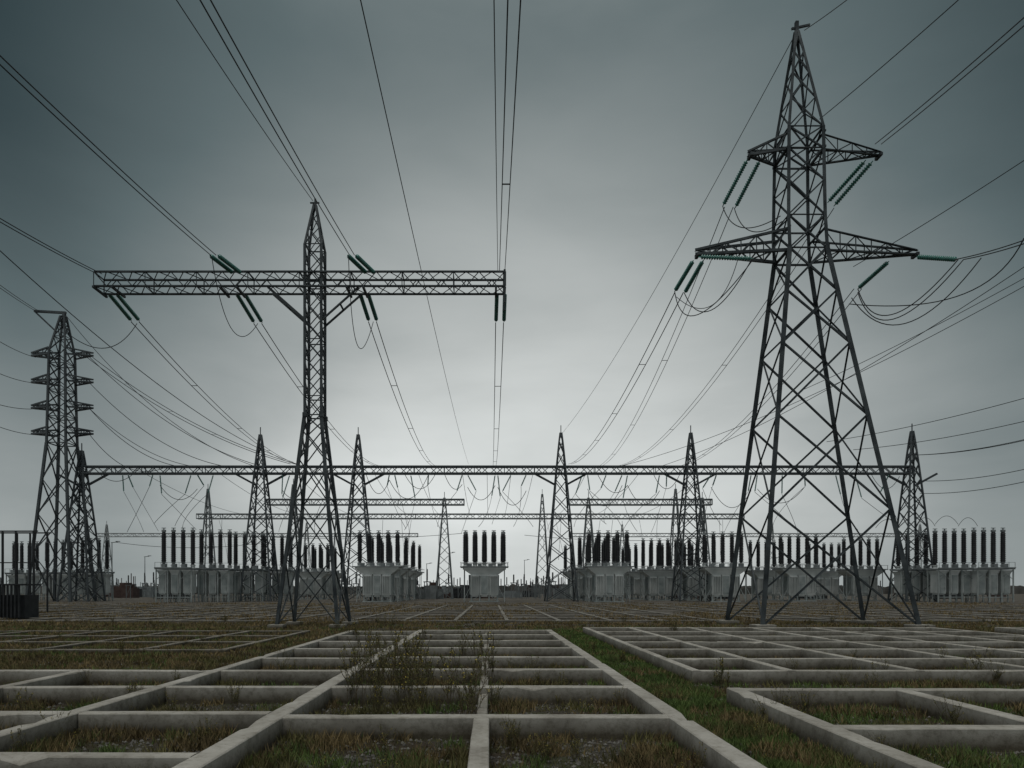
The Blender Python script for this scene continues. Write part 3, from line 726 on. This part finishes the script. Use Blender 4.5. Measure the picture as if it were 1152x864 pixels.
def weed_meshes(kind,seed):
    r=random.Random(seed); st=MB(); lf=MB()
    n={'tall':9,'bush':18,'spike':5}[kind]
    for i in range(n):
        a=r.uniform(0,6.28); H=r.uniform(0.45,1.0); sp=r.uniform(0.05,0.40)*(1 if kind!='spike' else 0.25)
        bx,by=r.uniform(-.12,.12),r.uniform(-.12,.12); pts=[]
        for j in range(7):
            t=j/6; pts.append(Vector((bx+math.cos(a)*sp*t**1.5+r.uniform(-.015,.015),by+math.sin(a)*sp*t**1.5+r.uniform(-.015,.015),H*t)))
        st.tube(pts,0.004,3)
        nb={'tall':9,'bush':9,'spike':24}[kind]
        for b in range(nb):
            t=r.uniform(0.25,1) if kind!='spike' else r.uniform(0.05,1); q=pts[min(5,int(t*6))].lerp(pts[min(6,int(t*6)+1)],t*6-int(t*6))
            aa=r.uniform(0,6.28); l=r.uniform(0.05,0.2)*(1.15-t)*1.4
            e=q+Vector((math.cos(aa)*l*0.6,math.sin(aa)*l*0.6,l*0.8)); st.tube([q,e],0.0022,3)
            for c in range({'tall':5,'bush':6,'spike':5}[kind]):
                s=q.lerp(e,r.uniform(0.2,1.05)); d=Vector((r.uniform(-1,1),r.uniform(-1,1),r.uniform(-.5,1))).normalized()*r.uniform(0.014,0.038)
                sd=d.cross(Vector((r.uniform(-1,1),r.uniform(-1,1),1))).normalized()*0.0055
                o=len(lf.v); lf.v+= [tuple(s-sd),tuple(s+d*0.5-sd*1.6),tuple(s+d),tuple(s+d*0.5+sd*1.6)]
                lf.f.append((o,o+1,o+2,o+3)); lf.m.append(1 if (r.random()<0.15 and t>0.65) else 0)
    return st.mesh('stem',M_STEM), lf.mesh('foliage',[M_LEAF,M_YEL])
WM={k:[weed_meshes(k,s+hash_) for s in range(5)] for k,hash_ in (('tall',10),('bush',40),('spike',70))}
def weed(kind,x,y,h,wd=1.0):
    st,lf=random.choice(WM[kind])
    lab={'tall':"tall thin dry weed with sparse twigs between concrete beams",'bush':"low scrubby dark weed growing beside concrete",'spike':"upright bushy green weed on the soil"}[kind]
    E=top('weed_plant',None,(x,y,0),lab,'weed','weeds growing in the yard'); E.scale=(h*wd,h*wd,h); E.rotation_euler=(0,0,random.uniform(0,6.28))
    part('stem',st,E); part('foliage',lf,E)
for i in range(32):
    y=random.uniform(8.6,12.8); px=random.gauss(452,38); weed('tall',X(px,y),y,random.uniform(0.5,1.35)*(1 if i%3 else 0.7),0.85)
for i in range(20):
    y=random.uniform(12,24); px=random.gauss(470,40); weed('tall',X(px,y),y,random.uniform(0.5,1.1))
for (px,y,h,k) in ((634,11.8,0.45,'spike'),(812,12.6,0.7,'spike'),(806,12.8,0.5,'spike'),(818,12.4,0.45,'spike'),(690,16,0.6,'tall'),(700,17,0.45,'bush'),(757,27,0.9,'tall'),(760,27.5,0.9,'spike'),
     (880,9.6,0.45,'bush'),(860,9.2,0.4,'bush'),(905,9.4,0.45,'bush'),(895,9.0,0.4,'tall'),(1100,14,0.7,'tall'),(1120,13,0.5,'bush'),(1070,8.8,0.45,'bush'),(990,7.2,0.3,'bush'),(1090,13.5,0.5,'tall'),(1060,16,0.6,'tall'),
     (150,10.6,0.5,'bush'),(190,9.5,0.45,'tall'),(265,10.5,0.45,'bush'),(30,9.0,0.55,'tall'),(60,8.2,0.4,'bush'),(230,8.0,0.35,'bush'),(200,14.5,0.4,'tall'),(330,14,0.4,'bush'),(90,7.4,0.35,'tall'),(20,7.2,0.4,'tall'),
     (580,8.0,0.3,'bush'),(600,14.5,0.5,'tall'),(660,13.5,0.35,'bush'),(340,8.6,0.3,'bush'),(320,17,0.5,'tall'),(640,22,0.5,'tall'),(560,20,0.4,'tall'),(390,25,0.7,'tall'),(440,29,1.0,'tall'),(430,30,1.0,'tall')):
    weed(k,X(px,y),y,h)
for i in range(190):
    y=5.5*(30/5.5)**random.random(); px=random.uniform(0,1152); x=X(px,y)
    if free(np.array([x]),np.array([y]),0.05)[0]: weed(random.choice(['bush','tall','tall']),x,y,random.uniform(0.12,0.5)*(1 if y>9 else 0.8))
for i in range(40):
    y=random.uniform(29,38); px=random.uniform(0,1152); weed('bush',X(px,y),y,random.uniform(0.2,0.5),1.4)

# ---------------- distant edge of the yard ----------------
mb=MB()
for k in range(3):
    dd=(330,480,700)[k]; n=900; xx=np.linspace(-dd*1.1,dd*1.1,n); o=len(mb.v)
    for i,a in enumerate(xx):
        h=2.0+2.2*(noise.fractal(Vector((a*0.02,k*7,0)),1,2,5)+0.4)+1.8*noise.noise(Vector((a*0.31,k,0)))+k*1.5
        mb.v.append((a,dd,-0.2)); mb.v.append((a,dd+noise.noise(Vector((a*.2,3,k)))*2,max(0.6,h)))
    for i in range(n-1): mb.f.append((o+2*i,o+2*i+2,o+2*i+3,o+2*i+1)); mb.m.append(0)
top('distant_scrub',mb.mesh('distant_scrub',M_TREE),(0,0,0),"hazy low scrub and bushes along the horizon",'scrub',kind='stuff')
r=random.Random(5)
for i in range(80):
    d=r.uniform(140,260); px=r.choice([r.uniform(120,210),r.uniform(460,640),r.uniform(0,1152)])
    w=r.uniform(0.8,3.0); h=r.uniform(0.9,2.8); mb=MB()
    mb.box(-w,w,-1.5,1.5,0,h); mb.box(-w*0.4,w*0.5,-1.2,1.2,h+0.002,h*1.35); mb.sq((w*0.7,0,h),(w*0.7,0,h*2.2),0.15); mb.box(-w*0.8,-w*0.5,-1.6,-1.502,0.2,h*0.8)
    top('equipment_hut',mb.mesh('equipment_hut',r.choice([M_RUST,M_PLAT,M_STEELFAR,M_DARK])),(X(px,d),d,0),"small distant equipment hut with a roof box and vent pipe",'hut','distant equipment huts')
for px,yt,d in ((163,626,190),(236,616,170),(690,632,200),(126,610,150),(870,628,210),(505,622,190),(590,630,230),(480,634,210)):
    zt=P(0,yt,d).z; mb=MB(); mb.lathe([(0.16,0),(0.08,zt)],7); mb.sq((-0.2,0,zt-0.1),(1.2,0,zt+0.05),0.14)
    mb.box(0.9,1.7,-0.2,0.2,zt+0.1,zt+0.25)
    top('lamp_post',mb.mesh('lamp_post',M_STEELFAR),(X(px,d),d,0),"slender grey lamp post in the switchyard",'lamp post','yard lamp posts')

# ---------------- sky / light ----------------
w=bpy.data.worlds.new("World"); scene.world=w; w.use_nodes=True; nt=w.node_tree; nt.nodes.clear(); L=nt.links.new
out=nt.nodes.new('ShaderNodeOutputWorld'); bg=nt.nodes.new('ShaderNodeBackground'); L(bg.outputs[0],out.inputs[0])
tc=nt.nodes.new('ShaderNodeTexCoord'); nrm=nt.nodes.new('ShaderNodeVectorMath'); nrm.operation='NORMALIZE'; L(tc.outputs['Generated'],nrm.inputs[0])
sp=nt.nodes.new('ShaderNodeSeparateXYZ'); L(nrm.outputs[0],sp.inputs[0])
mp=nt.nodes.new('ShaderNodeMapping'); mp.inputs['Scale'].default_value=(1.5,1.2,4.2); L(nrm.outputs[0],mp.inputs[0])
cn=nt.nodes.new('ShaderNodeTexNoise'); cn.inputs['Scale'].default_value=1.5; cn.inputs['Detail'].default_value=6; cn.inputs['Roughness'].default_value=0.5; cn.inputs['Distortion'].default_value=0.25; L(mp.outputs[0],cn.inputs['Vector'])
def math_(op,a,b=None,c=None):
    n=nt.nodes.new('ShaderNodeMath'); n.operation=op
    for i,v in enumerate((a,b,c)):
        if v is None: continue
        if isinstance(v,(int,float)): n.inputs[i].default_value=v
        else: L(v,n.inputs[i])
    return n.outputs[0]
cz=math_('SUBTRACT',cn.outputs['Fac'],0.5)
zz=math_('MULTIPLY_ADD',cz,0.10,sp.outputs[2])
gz=ramp(nt,[(0.0,(0.62,)*3),(0.10,(0.66,)*3),(0.22,(0.66,)*3),(0.33,(0.56,)*3),(0.45,(0.39,)*3),(0.58,(0.22,)*3),(0.70,(0.14,)*3),(0.80,(0.7,)*3),(0.95,(1.0,)*3)])
gz.color_ramp.interpolation='B_SPLINE'; L(zz,gz.inputs[0])
ax=math_('ABSOLUTE',math_('SUBTRACT',sp.outputs[0],0.05))
fx_=ramp(nt,[(0.0,(1,)*3),(0.10,(0.97,)*3),(0.22,(0.82,)*3),(0.36,(0.55,)*3),(0.48,(0.32,)*3),(0.60,(0.10,)*3),(0.9,(0.4,)*3)]); fx_.color_ramp.interpolation='B_SPLINE'; L(ax,fx_.inputs[0])
hz=ramp(nt,[(0.0,(0.36,)*3),(0.30,(0.11,)*3),(0.5,(0,)*3)]); L(sp.outputs[2],hz.inputs[0])
fx2=math_('ADD',fx_.outputs[0],math_('MULTIPLY',hz.outputs[0],math_('MULTIPLY',ax,1.7)))
val=math_('MULTIPLY',gz.outputs[0],fx2)
mod=math_('MULTIPLY_ADD',cz,0.95,1.0)
val=math_('MULTIPLY',val,mod)
cr=ramp(nt,[(0.0,(0.008,0.015,0.018)),(0.05,(0.028,0.047,0.053)),(0.15,(0.106,0.141,0.148)),(0.5,(0.482,0.510,0.503)),(1.0,(0.95,0.985,0.97))]); L(val,cr.inputs[0])
sky=nt.nodes.new('ShaderNodeTexSky'); sky.sky_type='NISHITA'; sky.sun_disc=False; sky.sun_elevation=math.radians(65); sky.sun_rotation=math.radians(180)
mul=nt.nodes.new('ShaderNodeVectorMath'); mul.operation='SCALE'; mul.inputs['Scale'].default_value=0.0008; L(sky.outputs[0],mul.inputs[0])
add=nt.nodes.new('ShaderNodeVectorMath'); add.operation='ADD'; L(cr.outputs[0],add.inputs[0]); L(mul.outputs[0],add.inputs[1])
L(add.outputs[0],bg.inputs['Color']); bg.inputs['Strength'].default_value=1.0
sl=bpy.data.lights.new('sun','SUN'); sl.energy=0.9; sl.angle=math.radians(30); sl.color=(1.0,0.96,0.9)
so=bpy.data.objects.new('sun',sl); COL.objects.link(so); so.rotation_euler=(math.radians(14),math.radians(-12),0)

# ---------------- camera ----------------
cd=bpy.data.cameras.new('camera'); cam=bpy.data.objects.new('camera',cd); COL.objects.link(cam)
cam.location=(0,0,CH); cam.rotation_euler=(math.radians(90),0,0)
cd.sensor_width=36; cd.lens=24; cd.shift_x=(576-VX)/1152; cd.shift_y=(VY-432)/1152; cd.clip_end=6000; cd.clip_start=0.05
scene.camera=cam
